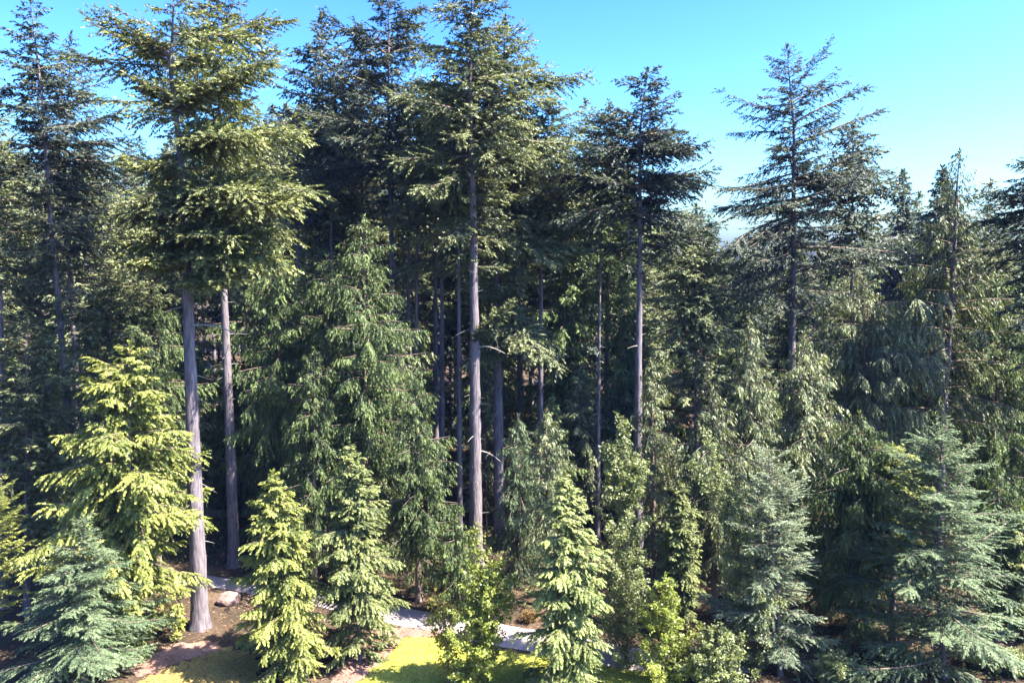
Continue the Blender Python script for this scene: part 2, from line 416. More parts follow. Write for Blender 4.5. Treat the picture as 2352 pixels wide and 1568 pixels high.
SEED = [100]
NMUL = {'fir': 1.75, 'open': 1.7, 'firfar': 1.2, 'cedar': 1.35, 'cedarfar': 1.3, 'young': 1.3, 'lime': 1.35, 'flat': 1.25, 'spruce': 1.3}
WMUL = {'fir': 1.28, 'open': 1.36, 'firfar': 1.25, 'cedar': 1.15, 'cedarfar': 1.15, 'young': 1.08, 'lime': 1.1, 'flat': 1.08, 'spruce': 1.05}
def conifer(name, label, cat, Y, base, top, prof, foliage, style, mids=(), r0=.25, n=90, slope=(-.05, .55), curve=(-.12, -.15),
            tip=.06, bark='bark', stubs=0, group=None, boughs=(), deads=(), dens=1.0, irr=.28, sides=14, pw=.72, tilt=0.0, front=None, seed=None, bias=None):
    """a conifer at depth Y: foot at photo column base, top at photo point top, crown half-widths prof [(row, width)]"""
    SEED[0] += 1
    rng = np.random.default_rng(SEED[0] if seed is None else seed)
    bp = base_py(Y)
    X0, _ = at(base, bp, Y)
    pts = [(0.0, 0.0)]
    for (px, py) in sorted(mids, key=lambda q: -q[1]):
        x, z = at(px, py, Y); pts.append((z, x - X0))
    xt, H = at(top[0], top[1], Y); pts.append((H, xt - X0))
    axis = axis_fn([p[0] for p in pts], [p[1] for p in pts])
    pz = np.array([at(0, py, Y)[1] for py, w in prof])[::-1]
    pr = np.array([w * metres(py, Y) for py, w in prof])[::-1] * WMUL[style]
    zb = max(pz[0], .3)
    n = int(n * NMUL.get(style, 1.3)); prof = prof
    root = empty(name, (X0, Y, 0), label, cat, group)
    put('trunk', trunk_mesh(H, r0, axis, rng, sides, stubs, min(3, zb * .4), zb + 2, bark), root)
    u = ((np.arange(n) + rng.random(n)) / n) ** pw
    z = zb + (H - .15 - zb) * u
    t = (z - zb) / (H - zb)
    az = np.arange(n) * 2.39996 + rng.normal(0, .45, n)
    L = np.interp(z, pz, pr) * np.clip(1 - irr * .55 + rng.normal(0, irr, n), .3, 1.45)
    if bias is not None:
        L = L * (1 + bias[1] * np.cos(az - bias[0]))
    if style in ('fir', 'open') or front:
        L = L * (1 - (front or .38) * np.clip(-np.sin(az) - .35, 0, 1) / .65)
    L = np.maximum(L, .22)
    a = slope[0] + (slope[1] - slope[0]) * t ** 1.6 + rng.normal(0, .10, n)
    a = a + tilt * np.cos(az)
    b = curve[0] + (curve[1] - curve[0]) * t + rng.normal(0, .05, n)
    e = np.full(n, tip) * (.5 + rng.random(n))
    B = Builder()
    foliate(B, make_branches(rng, z, az, L, a, b, e, axis), style, rng, dens=dens)
    # leader tip
    k = 26
    zz = H - rng.random(k) ** 1.3 * 1.0
    x, y = axis(zz)
    ang = rng.random(k) * 6.283
    leaves(B, np.stack([x, y, zz], 1), np.stack([np.cos(ang) * .7, np.sin(ang) * .7, np.full(k, 1.0)], 1), rng.normal(0, 1, (k, 3)),
           np.full(k, STYLES[style]['ll'] * 1.1), np.full(k, STYLES[style]['lw']), rng.random(k))
    put('crown', B.mesh('crown', [M[foliage], M['bark_d']]), root)
    for (py0, tx, ty, dy, lab) in boughs:      # single boughs one can pick out: start row, tip point, metres towards the viewer
        _, z0 = at(0, py0, Y)
        x0 = float(axis(z0)[0])
        tx_, tz_ = at(tx, ty, Y - dy)
        dx = tx_ - X0 - x0
        Lb = math.hypot(dx, dy)
        B = Builder()
        m = 9
        rep = lambda v: np.full(m, v)
        # a bough forks into side boughs
        av = (tz_ - z0) / Lb
        azb = math.atan2(-dy, dx)
        zc = z0 + np.array([0, .05, -.1, .1, -.05, .3, -.3, .25, -.2]); ls = Lb * np.array([1, .82, .76, .6, .55, .9, .8, .45, .4]); azs = azb + np.array([0, .22, -.24, .5, -.5, .08, -.1, .8, -.8])
        br = make_branches(rng, zc, azs, ls, rep(av + .12), rep(-.18), rep(.06), axis, c=.1)
        foliate(B, br, style, rng, dens=dens * .95)
        put('bough', B.mesh('bough', [M[lab if lab in M else foliage], M['bark_d']]), root)
    for (py0, tx, ty, dy) in deads:
        _, z0 = at(0, py0, Y)
        x0 = float(axis(z0)[0]); tx_, tz_ = at(tx, ty, Y - dy)
        s = np.linspace(0, 1, 7)
        B = Builder()
        main = np.stack([x0 + (tx_ - X0 - x0) * s, -dy * s, z0 + (tz_ - z0) * s + .25 * np.sin(s * 3.1)], 1)
        tubes(B, main[None], (.075 * (1 - .75 * s))[None], 6, 0)
        side = [np.stack([main[i] + (np.array([(rng.random() - .3) * .7, -.2, rng.normal(0, .3)])) * q for q in np.linspace(0, 1, 4)]) for i in (3, 4, 5)]
        tubes(B, np.array(side), np.repeat(np.array([[.02, .016, .01, .004]]), 3, 0), 4, 0)
        put('dead_branch', B.mesh('dead_branch', [M['dead']], True), root)
    return root

def broadleaf(name, label, cat, Y, base, stems, prof, foliage, n=70, r0=.08, ll=.15, lw=.11, per=190, asc=1.1, bark='bark_d', group=None, spread=.22):
    """a leafy tree: stems are polylines of photo points from foot to tip, prof half-widths by row"""
    SEED[0] += 1
    rng = np.random.default_rng(SEED[0])
    X0, _ = at(base, base_py(Y), Y)
    root = empty(name, (X0, Y, 0), label, cat, group)
    pz = np.array([at(0, py, Y)[1] for py, w in prof])[::-1]
    pr = np.array([w * metres(py, Y) for py, w in prof])[::-1]
    W = Builder(); B = Builder()
    for si, st in enumerate(stems):
        w = [at(px, py, Y) for px, py in st]
        zz = np.array([max(0, q[1]) for q in w]); xx = np.array([q[0] - X0 for q in w])
        if si == 0: zz = np.concatenate([[0], zz]); xx = np.concatenate([[0], xx])
        o = np.argsort(zz); zz, xx = zz[o], xx[o]
        axis = axis_fn(zz, xx)
        s = np.linspace(zz[0], zz[-1], 16)
        ax, ay = axis(s)
        rr = r0 * (1 - .9 * (s - zz[0]) / (zz[-1] - zz[0])) * (1 if si == 0 else .55)
        tubes(W, np.stack([ax, ay, s], 1)[None], rr[None], 8, 0)
        m = n if si == 0 else int(n * .5)
        lo = max(zz[0], pz[0], .3)
        z = lo + (zz[-1] - .05 - lo) * ((np.arange(m) + rng.random(m)) / m)
        az = np.arange(m) * 2.4 + rng.normal(0, .5, m)
        L = np.interp(z, pz, pr) * np.clip(.85 + rng.normal(0, .28, m), .3, 1.5) * (1 if si == 0 else .75)
        L = np.maximum(L, .2)
        br = make_branches(rng, z - .6 * L * .8, az, L, np.full(m, asc) + rng.normal(0, .2, m), np.full(m, -.35), np.zeros(m), axis)
        S = np.linspace(0, .95, 5)[None]
        P, _ = branch_points({k: v[:, None] for k, v in br.items()}, S)
        P[..., 2] = np.maximum(P[..., 2], .1)
        tubes(W, P, (.006 + .010 * L)[:, None] * (1 - .85 * S), 4, 0)
        cnt = np.maximum(18, (per * L / 1.4).astype(int))
        bi = np.repeat(np.arange(m), cnt)
        q = rng.random(len(bi)) ** .75
        bb = {k: v[bi] for k, v in br.items()}
        p, T = branch_points(bb, q)
        clump = rng.normal(0, 1, (len(bi), 3)) * (spread * (.5 + .5 * L[bi]) * (1.1 - .6 * q))[:, None]
        # leaves gather in twig clusters
        cl = (q * 7).astype(int) + bi * 11
        cr = np.random.default_rng(7).normal(0, 1, (cl.max() + 1, 3))[cl] * (spread * .7)
        p = p + clump * .55 + cr
        p[:, 2] = np.maximum(p[:, 2], .15)
        d = T * .5 + rng.normal(0, .7, p.shape) + np.array([0, 0, -.35])
        nr = rng.normal(0, .7, p.shape) + np.array([0, 0, .9])
        tone = .3 * br['tn'][bi] + .3 * rng.random(len(bi)) + .4 * q
        leaves(B, p, d, nr, ll * (.6 + .7 * rng.random(len(bi))), lw * (.6 + .7 * rng.random(len(bi))), tone, 0, .2)
    put('trunk', W.mesh('trunk', [M[bark]], True), root)
    put('crown', B.mesh('crown', [M[foliage]]), root)
    return root

# ------------------------------------------------------------------ ground
def ragged(poly, step=.35, amp=.12, seed=1):
    rng = np.random.default_rng(seed)
    P = np.array(poly, float); out = []
    for i in range(len(P)):
        a, b = P[i], P[(i + 1) % len(P)]
        L = np.linalg.norm(b - a); k = max(1, min(80, int(L / step)))
        nrm = np.array([-(b - a)[1], (b - a)[0]]) / (L + 1e-9)
        for j in range(k):
            out.append(a + (b - a) * j / k + nrm * rng.normal(0, amp))
    return out
def sheet(name, poly, z, mat):
    me = bpy.data.meshes.new(name)
    me.from_pydata([(x, y, z) for x, y in poly], [], [list(range(len(poly)))])
    me.materials.append(mat); me.update()
    if me.polygons[0].normal.z < 0: me.flip_normals()
    o = put(name, me); o['kind'] = 'structure'
    return o
# one broad sheet, gently rolling beyond the trees
gx = np.concatenate([np.linspace(-900, -100, 9)[:-1], np.linspace(-100, 100, 61), np.linspace(100, 900, 9)[1:]])
gy = np.concatenate([np.linspace(-60, 20, 5)[:-1], np.linspace(20, 140, 49), np.linspace(140, 1600, 12)[1:]])
GX, GY = np.meshgrid(gx, gy)
GZ = -.012 + .05 * np.sin(GX * .31 + 1) * np.sin(GY * .27) * np.clip((GY - 50) / 8, 0, 1)
B = Builder()
idx = np.arange(GX.size).reshape(GX.shape)
B.add(np.stack([GX, GY, GZ], -1).reshape(-1, 3), np.stack([idx[:-1, :-1], idx[:-1, 1:], idx[1:, 1:], idx[1:, :-1]], -1).reshape(-1, 4))
o = put('ground', B.mesh('ground', [M['floor']], True)); o['kind'] = 'structure'

G = lambda pts: [ground(*p) for p in pts]
lawn = ragged(G([(770, 1600), (845, 1545), (905, 1490), (928, 1462), (1010, 1462), (1140, 1492), (1300, 1512), (1480, 1540), (1700, 1600), (1700, 1900), (760, 1900)]), .3, .10, 3)
sheet('lawn', lawn, .004, M['lawn'])
dryl = ragged(G([(250, 1620), (330, 1555), (420, 1520), (520, 1485), (590, 1500), (600, 1620), (600, 1800), (250, 1800)]), .3, .14, 4)
sheet('lawn_edge', dryl, .008, M['dry'])
mul = ragged(G([(760, 1640), (800, 1590), (845, 1545), (905, 1490), (930, 1462), (1010, 1462), (1020, 1446), (930, 1440), (850, 1448), (800, 1500), (740, 1600)]), .3, .08, 5)
sheet('mulch_bed', mul, .012, M['mulch'])
mul2 = ragged(G([(330, 1555), (420, 1520), (520, 1488), (505, 1470), (420, 1478), (340, 1500), (280, 1540)]), .3, .15, 6)
sheet('bare_soil', mul2, .016, M['mulch'])
far = [(-700, 1232), (-200, 1270), (200, 1298), (480, 1322), (700, 1352), (930, 1397), (1050, 1415), (1190, 1440), (1320, 1462), (1480, 1492), (1600, 1512), (1720, 1525)]
near = [(1720, 1545), (1600, 1548), (1450, 1540), (1320, 1514), (1190, 1492), (1120, 1480), (1000, 1449), (900, 1434), (700, 1385), (480, 1347), (200, 1322), (-200, 1290), (-700, 1252)]
sheet('path', ragged(G(far + near), .4, .035, 7), .020, M['path'])

# ------------------------------------------------------------------ the tall firs along the path
FIR = 'fir_tree'
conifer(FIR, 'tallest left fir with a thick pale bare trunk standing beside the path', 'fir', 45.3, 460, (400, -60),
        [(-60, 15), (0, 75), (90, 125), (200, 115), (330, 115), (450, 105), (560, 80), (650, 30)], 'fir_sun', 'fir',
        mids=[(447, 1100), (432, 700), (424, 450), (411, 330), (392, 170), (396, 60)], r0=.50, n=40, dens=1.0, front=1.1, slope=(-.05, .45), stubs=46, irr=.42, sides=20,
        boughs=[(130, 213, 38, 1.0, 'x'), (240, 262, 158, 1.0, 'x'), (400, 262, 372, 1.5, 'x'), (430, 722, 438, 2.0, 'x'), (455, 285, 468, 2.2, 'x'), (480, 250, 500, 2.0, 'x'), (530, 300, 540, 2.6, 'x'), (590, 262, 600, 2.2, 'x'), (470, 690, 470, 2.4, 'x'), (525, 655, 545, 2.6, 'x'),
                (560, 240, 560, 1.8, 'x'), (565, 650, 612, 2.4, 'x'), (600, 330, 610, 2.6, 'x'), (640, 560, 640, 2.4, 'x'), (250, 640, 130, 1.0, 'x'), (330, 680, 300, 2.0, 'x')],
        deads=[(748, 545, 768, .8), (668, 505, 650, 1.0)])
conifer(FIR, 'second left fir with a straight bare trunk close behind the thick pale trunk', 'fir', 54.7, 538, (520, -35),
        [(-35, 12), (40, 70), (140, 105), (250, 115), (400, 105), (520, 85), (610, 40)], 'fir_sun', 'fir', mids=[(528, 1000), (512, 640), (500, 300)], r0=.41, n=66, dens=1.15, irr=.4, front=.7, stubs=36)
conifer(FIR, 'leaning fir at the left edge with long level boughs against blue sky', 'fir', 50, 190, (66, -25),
        [(-25, 8), (50, 28), (110, 55), (170, 100), (280, 110), (380, 125), (520, 110), (680, 80), (760, 40)], 'fir_backlit', 'fir', mids=[(135, 691), (120, 554), (99, 239)], r0=.30, n=66, dens=1.15, front=.7, slope=(-.1, .5), stubs=18, irr=.36)
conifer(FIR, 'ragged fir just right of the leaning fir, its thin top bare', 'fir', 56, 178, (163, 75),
        [(75, 5), (140, 32), (210, 70), (320, 90), (450, 95), (600, 85), (700, 50)], 'fir_backlit', 'open', mids=[(174, 845), (145, 427)], r0=.27, n=80, stubs=16)
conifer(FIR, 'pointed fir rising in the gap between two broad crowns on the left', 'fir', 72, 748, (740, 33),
        [(33, 4), (90, 28), (160, 55), (250, 78), (400, 90), (550, 70)], 'fir_backlit', 'firfar', r0=.28, n=110, slope=(-.1, .6))
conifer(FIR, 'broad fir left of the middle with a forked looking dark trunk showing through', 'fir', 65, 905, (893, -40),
        [(-40, 15), (30, 62), (110, 80), (200, 95), (300, 115), (430, 120), (540, 70)], 'fir_backlit', 'fir', mids=[(900, 600), (893, 260)], r0=.33, n=72, dens=1.1, front=.7, stubs=14, irr=.4)
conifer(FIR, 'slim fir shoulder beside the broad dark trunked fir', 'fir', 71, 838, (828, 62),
        [(62, 10), (110, 35), (200, 60), (330, 75), (480, 60)], 'fir_backlit', 'firfar', r0=.22, n=90)
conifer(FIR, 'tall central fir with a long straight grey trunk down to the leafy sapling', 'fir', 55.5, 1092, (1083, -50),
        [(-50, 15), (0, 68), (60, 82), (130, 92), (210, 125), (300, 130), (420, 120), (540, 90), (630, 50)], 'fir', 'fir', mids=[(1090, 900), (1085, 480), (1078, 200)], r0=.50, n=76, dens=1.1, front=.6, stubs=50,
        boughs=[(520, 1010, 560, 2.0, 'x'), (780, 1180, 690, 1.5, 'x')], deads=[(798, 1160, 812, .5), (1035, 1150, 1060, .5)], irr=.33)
conifer(FIR, 'fir immediately right of the central grey trunk, with a low drooping bough', 'fir', 60, 1147, (1160, 38),
        [(38, 10), (120, 70), (200, 105), (300, 130), (420, 150), (500, 150), (600, 95), (710, 50)], 'olive', 'fir', mids=[(1143, 800), (1140, 500)], r0=.45, n=80, dens=1.1, stubs=40, slope=(-.2, .45),
        boughs=[(700, 1284, 840, 5.5, 'x'), (735, 1225, 800, 5.0, 'x'), (560, 1350, 575, 3.0, 'x'), (690, 1200, 640, 2.5, 'x'), (800, 1080, 840, 3.0, 'x')])
conifer(FIR, 'thin pale trunked fir between the central firs and the pointed one', 'fir', 62, 1240, (1262, 225),
        [(225, 6), (262, 45), (330, 80), (420, 90), (510, 85), (600, 45)], 'olive', 'fir', mids=[(1242, 900), (1243, 560)], r0=.27, n=70, stubs=34)
conifer(FIR, 'pointed fir standing alone against the sky, right of the middle', 'fir', 56, 1466, (1487, 158),
        [(158, 6), (200, 42), (260, 62), (340, 95), (420, 130), (500, 115), (580, 85), (650, 40)], 'fir_backlit', 'fir', mids=[(1466, 1000), (1470, 500), (1470, 300)], r0=.37, n=72, dens=1.15, front=.8, stubs=30, slope=(-.1, .6), irr=.38,
        boughs=[(330, 1605, 350, .8, 'x'), (420, 1635, 425, .8, 'x')])
conifer('hemlock_tree', 'hemlock with a nodding tip tucked left of the lone pointed fir', 'hemlock', 66, 1394, (1398, 232),
        [(232, 4), (270, 22), (330, 45), (430, 72), (560, 90), (680, 70), (740, 40)], 'cedar', 'fir', mids=[(1393, 900), (1396, 560)], r0=.3, n=96, stubs=16, slope=(-.3, .2))
conifer(FIR, 'thinnest of the bare trunked firs, beside the nodding hemlock', 'fir', 60, 1372, (1385, 360),
        [(360, 6), (420, 35), (500, 50), (570, 30)], 'fir', 'fir', mids=[(1377, 700)], r0=.2, n=40, stubs=40)
conifer(FIR, 'small pale distant fir tip showing left of the hemlock', 'fir', 98, 1345, (1344, 230),
        [(230, 3), (270, 18), (330, 32), (420, 40), (520, 40)], 'fir', 'firfar', r0=.2, n=60)
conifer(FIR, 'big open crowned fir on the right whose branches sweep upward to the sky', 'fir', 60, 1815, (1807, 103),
        [(103, 5), (150, 26), (210, 58), (260, 80), (330, 105), (400, 118), (470, 140), (560, 165), (640, 160), (710, 110)], 'fir_backlit', 'open', mids=[(1822, 640), (1824, 300)], r0=.39, n=92, dens=1.2, front=.6, tilt=.28, slope=(-.15, .7), curve=(-.12, -.1), stubs=14, irr=.5,
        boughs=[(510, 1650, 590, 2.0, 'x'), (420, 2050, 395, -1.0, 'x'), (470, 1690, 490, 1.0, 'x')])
conifer(FIR, 'shorter fir pressed against the right flank of the big open fir', 'fir', 66, 1950, (1960, 288),
        [(288, 8), (340, 42), (400, 72), (480, 88), (560, 95), (640, 80)], 'fir_backlit', 'firfar', mids=[(1957, 620)], r0=.24, n=100)
conifer(FIR, 'dark narrow spire by itself on the right skyline', 'spruce', 84, 2075, (2074, 393),
        [(393, 3), (440, 18), (500, 32), (560, 40), (640, 50), (720, 55)], 'dark', 'firfar', r0=.2, n=190, slope=(-.35, .1))
conifer(FIR, 'dark drooping spire touching the bare topped cedar on the right', 'spruce', 74, 2165, (2165, 385),
        [(385, 3), (430, 18), (490, 40), (600, 75), (760, 95)], 'dark', 'firfar', r0=.24, n=190, slope=(-.35, .1))
conifer('cedar_tree', 'tall cedar on the right with a nearly bare top and dark leaning trunk', 'cedar', 55, 2150, (2205, 346),
        [(346, 4), (390, 22), (450, 35), (540, 80), (680, 130), (820, 150), (960, 140), (1040, 90)], 'olive', 'cedar', front=.85, mids=[(2168, 920), (2178, 800), (2190, 650), (2197, 450)], r0=.42, n=120, slope=(.05, .6), curve=(-.3, -.1), stubs=10, pw=.75)
conifer(FIR, 'dark tiered fir cut off by the right edge of the view', 'fir', 50, 2420, (2400, 300),
        [(300, 6), (370, 40), (430, 80), (520, 90), (640, 90), (800, 80), (900, 40)], 'dark', 'fir', r0=.33, n=84, slope=(-.15, .2), irr=.2)
conifer(FIR, 'small distant fir on the far right skyline near the edge', 'fir', 92, 2276, (2276, 415), [(415, 4), (450, 25), (520, 40), (640, 45)], 'fir', 'firfar', r0=.2, n=60)
conifer(FIR, 'tiny distant fir tip between the two dark spires', 'fir', 100, 2112, (2112, 443), [(443, 4), (470, 18), (540, 32), (640, 36)], 'fir', 'firfar', r0=.18, n=50)
conifer(FIR, 'fir half outside the left edge, only its boughs showing', 'fir', 48, 8, (-35, 235),
        [(235, 8), (330, 55), (450, 75), (600, 80), (740, 60), (860, 30)], 'fir', 'fir', mids=[(2, 700)], r0=.26, n=70, stubs=14)
# the stand of bare trunks behind the central fir
for (bx, tx, ty, Y, r0, lab) in [
        (936, 940, 215, 65, .17, 'bare trunked fir at the left of the stand behind the central fir'),
        (954, 960, 290, 61, .15, 'slender bare trunk in the stand, second behind the central fir'),
        (1002, 1000, 180, 66, .20, 'dark straight trunk in the middle of the stand behind the central fir'),
        (1016, 1015, 250, 62, .19, 'reddish bare trunk left of the spiky one in the central stand'),
        (1056, 1052, 280, 59, .17, 'sunlit trunk spiky with dead twigs, left of the central grey trunk'),
        (762, 760, 240, 69, .19, 'bare trunk showing left of the broad dark trunked fir'),
        (736, 732, 300, 73, .17, 'faint bare trunk next to another under the pointed left fir'),
        (686, 682, 260, 70, .18, 'leftmost bare trunk under the pointed left fir'),
        (815, 818, 270, 72, .17, 'thin trunk seen above the big weeping cedar'),
        (1195, 1190, 300, 70, .18, 'dim trunk behind the low drooping bough'),
        (1300, 1302, 330, 68, .20, 'dim fir trunk right of the thin pale trunk')]:
    conifer(FIR, lab, 'fir', Y, bx, (tx, ty), [(ty, 5), (ty + 50, 35), (ty + 130, 60), (ty + 220, 55), (ty + 280, 30)], 'olive', 'firfar', r0=r0 * 1.45, n=55, stubs=110, slope=(-.1, .4), group='slender firs in the stand behind')

# ------------------------------------------------------------------ cedars and firs of the middle storey
CED = 'cedar_tree'
def ced(label, Y, base, top, prof, foliage='cedar', style='cedar', n=130, **k):
    k.setdefault('slope', (-.05, .5)); k.setdefault('curve', (-.35, -.25)); k.setdefault('tip', .10); k.setdefault('r0', .22); k.setdefault('bark', 'bark_d')
    return conifer(CED, label, 'cedar', Y, base, top, prof, foliage, style, n=n, **k)
ced('large dark green weeping cedar left of the middle', 52, 842, (835, 498), [(498, 8), (560, 38), (650, 64), (800, 88), (950, 98), (1100, 92), (1250, 75), (1330, 45)], n=170)
ced('weeping cedar standing behind the left shoulder of the large weeping cedar', 56, 752, (750, 590), [(590, 8), (660, 45), (780, 70), (950, 85), (1100, 80), (1250, 50)], n=120)
ced('weeping cedar behind the right shoulder of the large weeping cedar', 55, 905, (902, 660), [(660, 8), (740, 40), (860, 60), (1000, 70), (1150, 65), (1260, 45)], 'olive', n=110)
ced('shaded cedar in the gap right of the second bare trunk', 57, 640, (640, 560), [(560, 10), (650, 65), (800, 85), (1000, 95), (1150, 80), (1280, 50)], n=130)
ced('cedar with sunlit drooping sprays between weeping cedar and central trunk', 49, 962, (955, 838), [(838, 8), (900, 30), (1000, 52), (1100, 70), (1230, 84), (1340, 60)], n=140)
ced('dark cedar low behind the two young lime tinted conifers', 50, 722, (722, 800), [(800, 8), (900, 45), (1020, 70), (1150, 80), (1300, 60)], 'cedar', n=110)
ced('shaded hemlock like cedar right of the central pair of trunks', 52, 1192, (1192, 955), [(955, 8), (1040, 38), (1150, 50), (1260, 56), (1380, 50)], 'teal', n=120, slope=(-.3, .3))
ced('small dark cedar added at the far edge of the path to shade it, behind the yellow twiggy shrub', 46.5, 1052, (1046, 1185), [(1185, 6), (1230, 30), (1300, 46), (1360, 50), (1405, 36)], 'cedar', n=110)  # added tree, placed so its shadow falls across the path
ced('pale tipped cedar behind the thin pale trunk', 48.2, 1262, (1256, 945), [(945, 6), (1000, 30), (1080, 45), (1180, 55), (1300, 50)], 'olive', n=90)
ced('cedar clinging behind the lower trunk of the lone pointed fir', 52, 1502, (1496, 828), [(828, 6), (900, 32), (1000, 48), (1120, 58), (1300, 50)], 'olive', n=100)
conifer(FIR, 'olive fir just right of the lone pointed fir, its top hidden', 'fir', 60, 1600, (1598, 470), [(470, 8), (540, 50), (640, 85), (760, 90), (880, 75), (960, 40)], 'olive', 'fir', r0=.24, n=110, slope=(-.15, .5))
ced('slim cedar spire under the big open fir', 49, 1726, (1721, 733), [(733, 4), (800, 28), (890, 50), (1000, 75), (1130, 85), (1280, 60)], 'olive', n=140)
ced('cedar right of the slim spire with a broad ragged top', 51, 1850, (1846, 765), [(765, 10), (850, 50), (950, 80), (1080, 92), (1200, 80), (1300, 50)], 'olive', n=130)
ced('wide pale cedar in front of the dark narrow spire', 54, 1992, (1985, 640), [(640, 10), (700, 50), (800, 95), (950, 112), (1100, 100), (1250, 60)], 'olive', n=150)
ced('cedar with hanging pale sprays left of the blue tinged spruce', 46.5, 1642, (1636, 888), [(888, 5), (960, 38), (1050, 66), (1180, 78), (1320, 60)], 'olive', n=130)
ced('cedar behind the teal fir in the lower right', 57, 2290, (2288, 620), [(620, 10), (720, 70), (860, 100), (1000, 110), (1150, 90), (1280, 50)], 'cedar', n=130)
ced('narrow cedar left of the leaning dark trunk on the right', 58, 2095, (2095, 660), [(660, 8), (740, 45), (880, 70), (1040, 75), (1200, 50)], 'cedar', n=110)
conifer(FIR, 'mid height fir behind the lime green cedar on the left', 'fir', 51, 250, (255, 600), [(600, 8), (680, 60), (780, 85), (900, 90), (1050, 80), (1150, 50)], 'fir', 'fir', r0=.22, n=110)
ced('dim cedar between the lime green cedar and the thick pale trunk', 52, 365, (352, 660), [(660, 8), (760, 55), (880, 75), (1050, 80), (1200, 60)], 'cedar', n=110)
conifer(FIR, 'fir low at the left edge under the leaning fir', 'fir', 47, 62, (60, 720), [(720, 6), (800, 50), (900, 80), (1050, 90), (1200, 80), (1330, 50)], 'fir', 'fir', r0=.2, n=110)
ced('dim cedar behind the second bare trunk', 66, 560, (566, 640), [(640, 8), (740, 50), (900, 70), (1060, 75), (1170, 60)], 'cedar', 'cedarfar', n=90)
ced('dark cedar filling the shade right of the two thin trunks', 64, 1420, (1428, 640), [(640, 8), (740, 40), (880, 60), (1050, 60), (1180, 40)], 'cedar', 'cedarfar', n=90)
ced('dark cedar behind the thin pale trunk', 66, 1300, (1296, 520), [(520, 8), (620, 50), (760, 75), (900, 75), (1050, 60)], 'cedar', 'cedarfar', n=90)

ced('low dim cedar added to shade the floor behind the blue tinged spruce', 47, 1895, (1890, 1120), [(1120, 6), (1180, 40), (1260, 60), (1350, 62), (1410, 40)], 'cedar', n=100)  # added tree, placed to keep sun off the floor here
ced('dim cedar low behind the right side of the teal fir', 45, 2290, (2292, 1060), [(1060, 6), (1130, 40), (1240, 65), (1360, 70), (1440, 50)], 'cedar', n=100)
# ------------------------------------------------------------------ the young trees in front
ced('bright lime green cedar in the lower left, open and shaggy', 43, 292, (300, 788), [(788, 6), (830, 42), (880, 74), (950, 92), (1050, 122), (1150, 142), (1250, 134), (1340, 118), (1430, 90), (1480, 50)], 'lime', 'lime', n=190, slope=(.05, .65), curve=(-.42, -.35), irr=.34, bark='dead')
conifer(FIR, 'blue green fir with flat feathery boughs at the bottom left', 'fir', 38.5, 190, (192, 1185), [(1185, 6), (1260, 52), (1350, 105), (1450, 140), (1560, 165), (1640, 140)], 'teal', 'flat', r0=.12, n=110, slope=(-.12, .5), curve=(-.05, -.1), tip=.02)
conifer('young_conifer', 'narrow young conifer with its right flank in bright sun, left of centre', 'conifer', 39.8, 672, (626, 1083), [(1083, 5), (1150, 34), (1250, 62), (1350, 82), (1450, 96), (1530, 98), (1590, 70)], 'lime', 'young', mids=[(664, 1480), (645, 1280)], r0=.1, n=170, slope=(.05, .7), curve=(-.3, -.3))
conifer('young_conifer', 'young conifer beside the mulch bed, its sprays in tiers', 'conifer', 41.3, 828, (803, 1018), [(1018, 5), (1080, 32), (1150, 48), (1250, 66), (1350, 80), (1430, 82), (1500, 55)], 'young', 'young', mids=[(815, 1300)], r0=.1, n=170, slope=(.05, .7), curve=(-.3, -.3))
conifer('young_conifer', 'dense young conifer right of the sunlit patch of path', 'conifer', 37.9, 1308, (1296, 1085), [(1085, 5), (1150, 32), (1250, 56), (1350, 78), (1450, 80), (1560, 84), (1620, 60)], 'young', 'young', r0=.1, n=180, slope=(.0, .7), curve=(-.3, -.3))
conifer('young_conifer', 'slim young conifer behind, right of the grey green leafy tree', 'conifer', 44.5, 1562, (1560, 1108), [(1108, 5), (1180, 33), (1280, 48), (1380, 50), (1450, 36)], 'young', 'young', r0=.09, n=130, slope=(.0, .7), curve=(-.3, -.3))
broadleaf('sapling', 'slender leafy sapling on the lawn, in front of the central grey trunk', 'sapling', 38.2, 1105,
          [[(1100, 1500), (1095, 1350), (1088, 1206)], [(1100, 1440), (1130, 1330), (1140, 1290)], [(1100, 1500), (1150, 1400), (1172, 1330)]],
          [(1206, 5), (1260, 14), (1330, 28), (1420, 50), (1500, 62), (1560, 55), (1600, 40)], 'leaf_b', n=80, ll=.15, lw=.10)
broadleaf('broadleaf_tree', 'grey green columnar leafy tree with several upright tips', 'tree', 41, 1440,
          [[(1440, 1400), (1435, 1150), (1432, 958)], [(1425, 1130), (1400, 1060), (1388, 1030)], [(1440, 1150), (1470, 1080), (1478, 1065)]],
          [(958, 8), (1050, 20), (1150, 42), (1250, 56), (1350, 64), (1450, 75), (1560, 80)], 'leaf', n=120, ll=.14, lw=.085, asc=1.6)
broadleaf('broadleaf_tree', 'low bushy leafy tree at the bottom, right of the columnar one', 'tree', 38.8, 1535,
          [[(1535, 1500), (1530, 1400), (1528, 1325)]], [(1325, 8), (1390, 40), (1480, 60), (1560, 70), (1640, 50)], 'leaf_b', n=70, ll=.14, lw=.10)
broadleaf('broadleaf_tree', 'leafy tree leaning left with two long wand like tips', 'tree', 40.3, 1742,
          [[(1720, 1450), (1698, 1260), (1655, 1120), (1618, 985)], [(1690, 1240), (1630, 1130), (1582, 1052)]],
          [(985, 10), (1100, 16), (1180, 30), (1280, 50), (1380, 70), (1480, 85), (1600, 60)], 'leaf', n=110, ll=.13, lw=.085, asc=1.4)
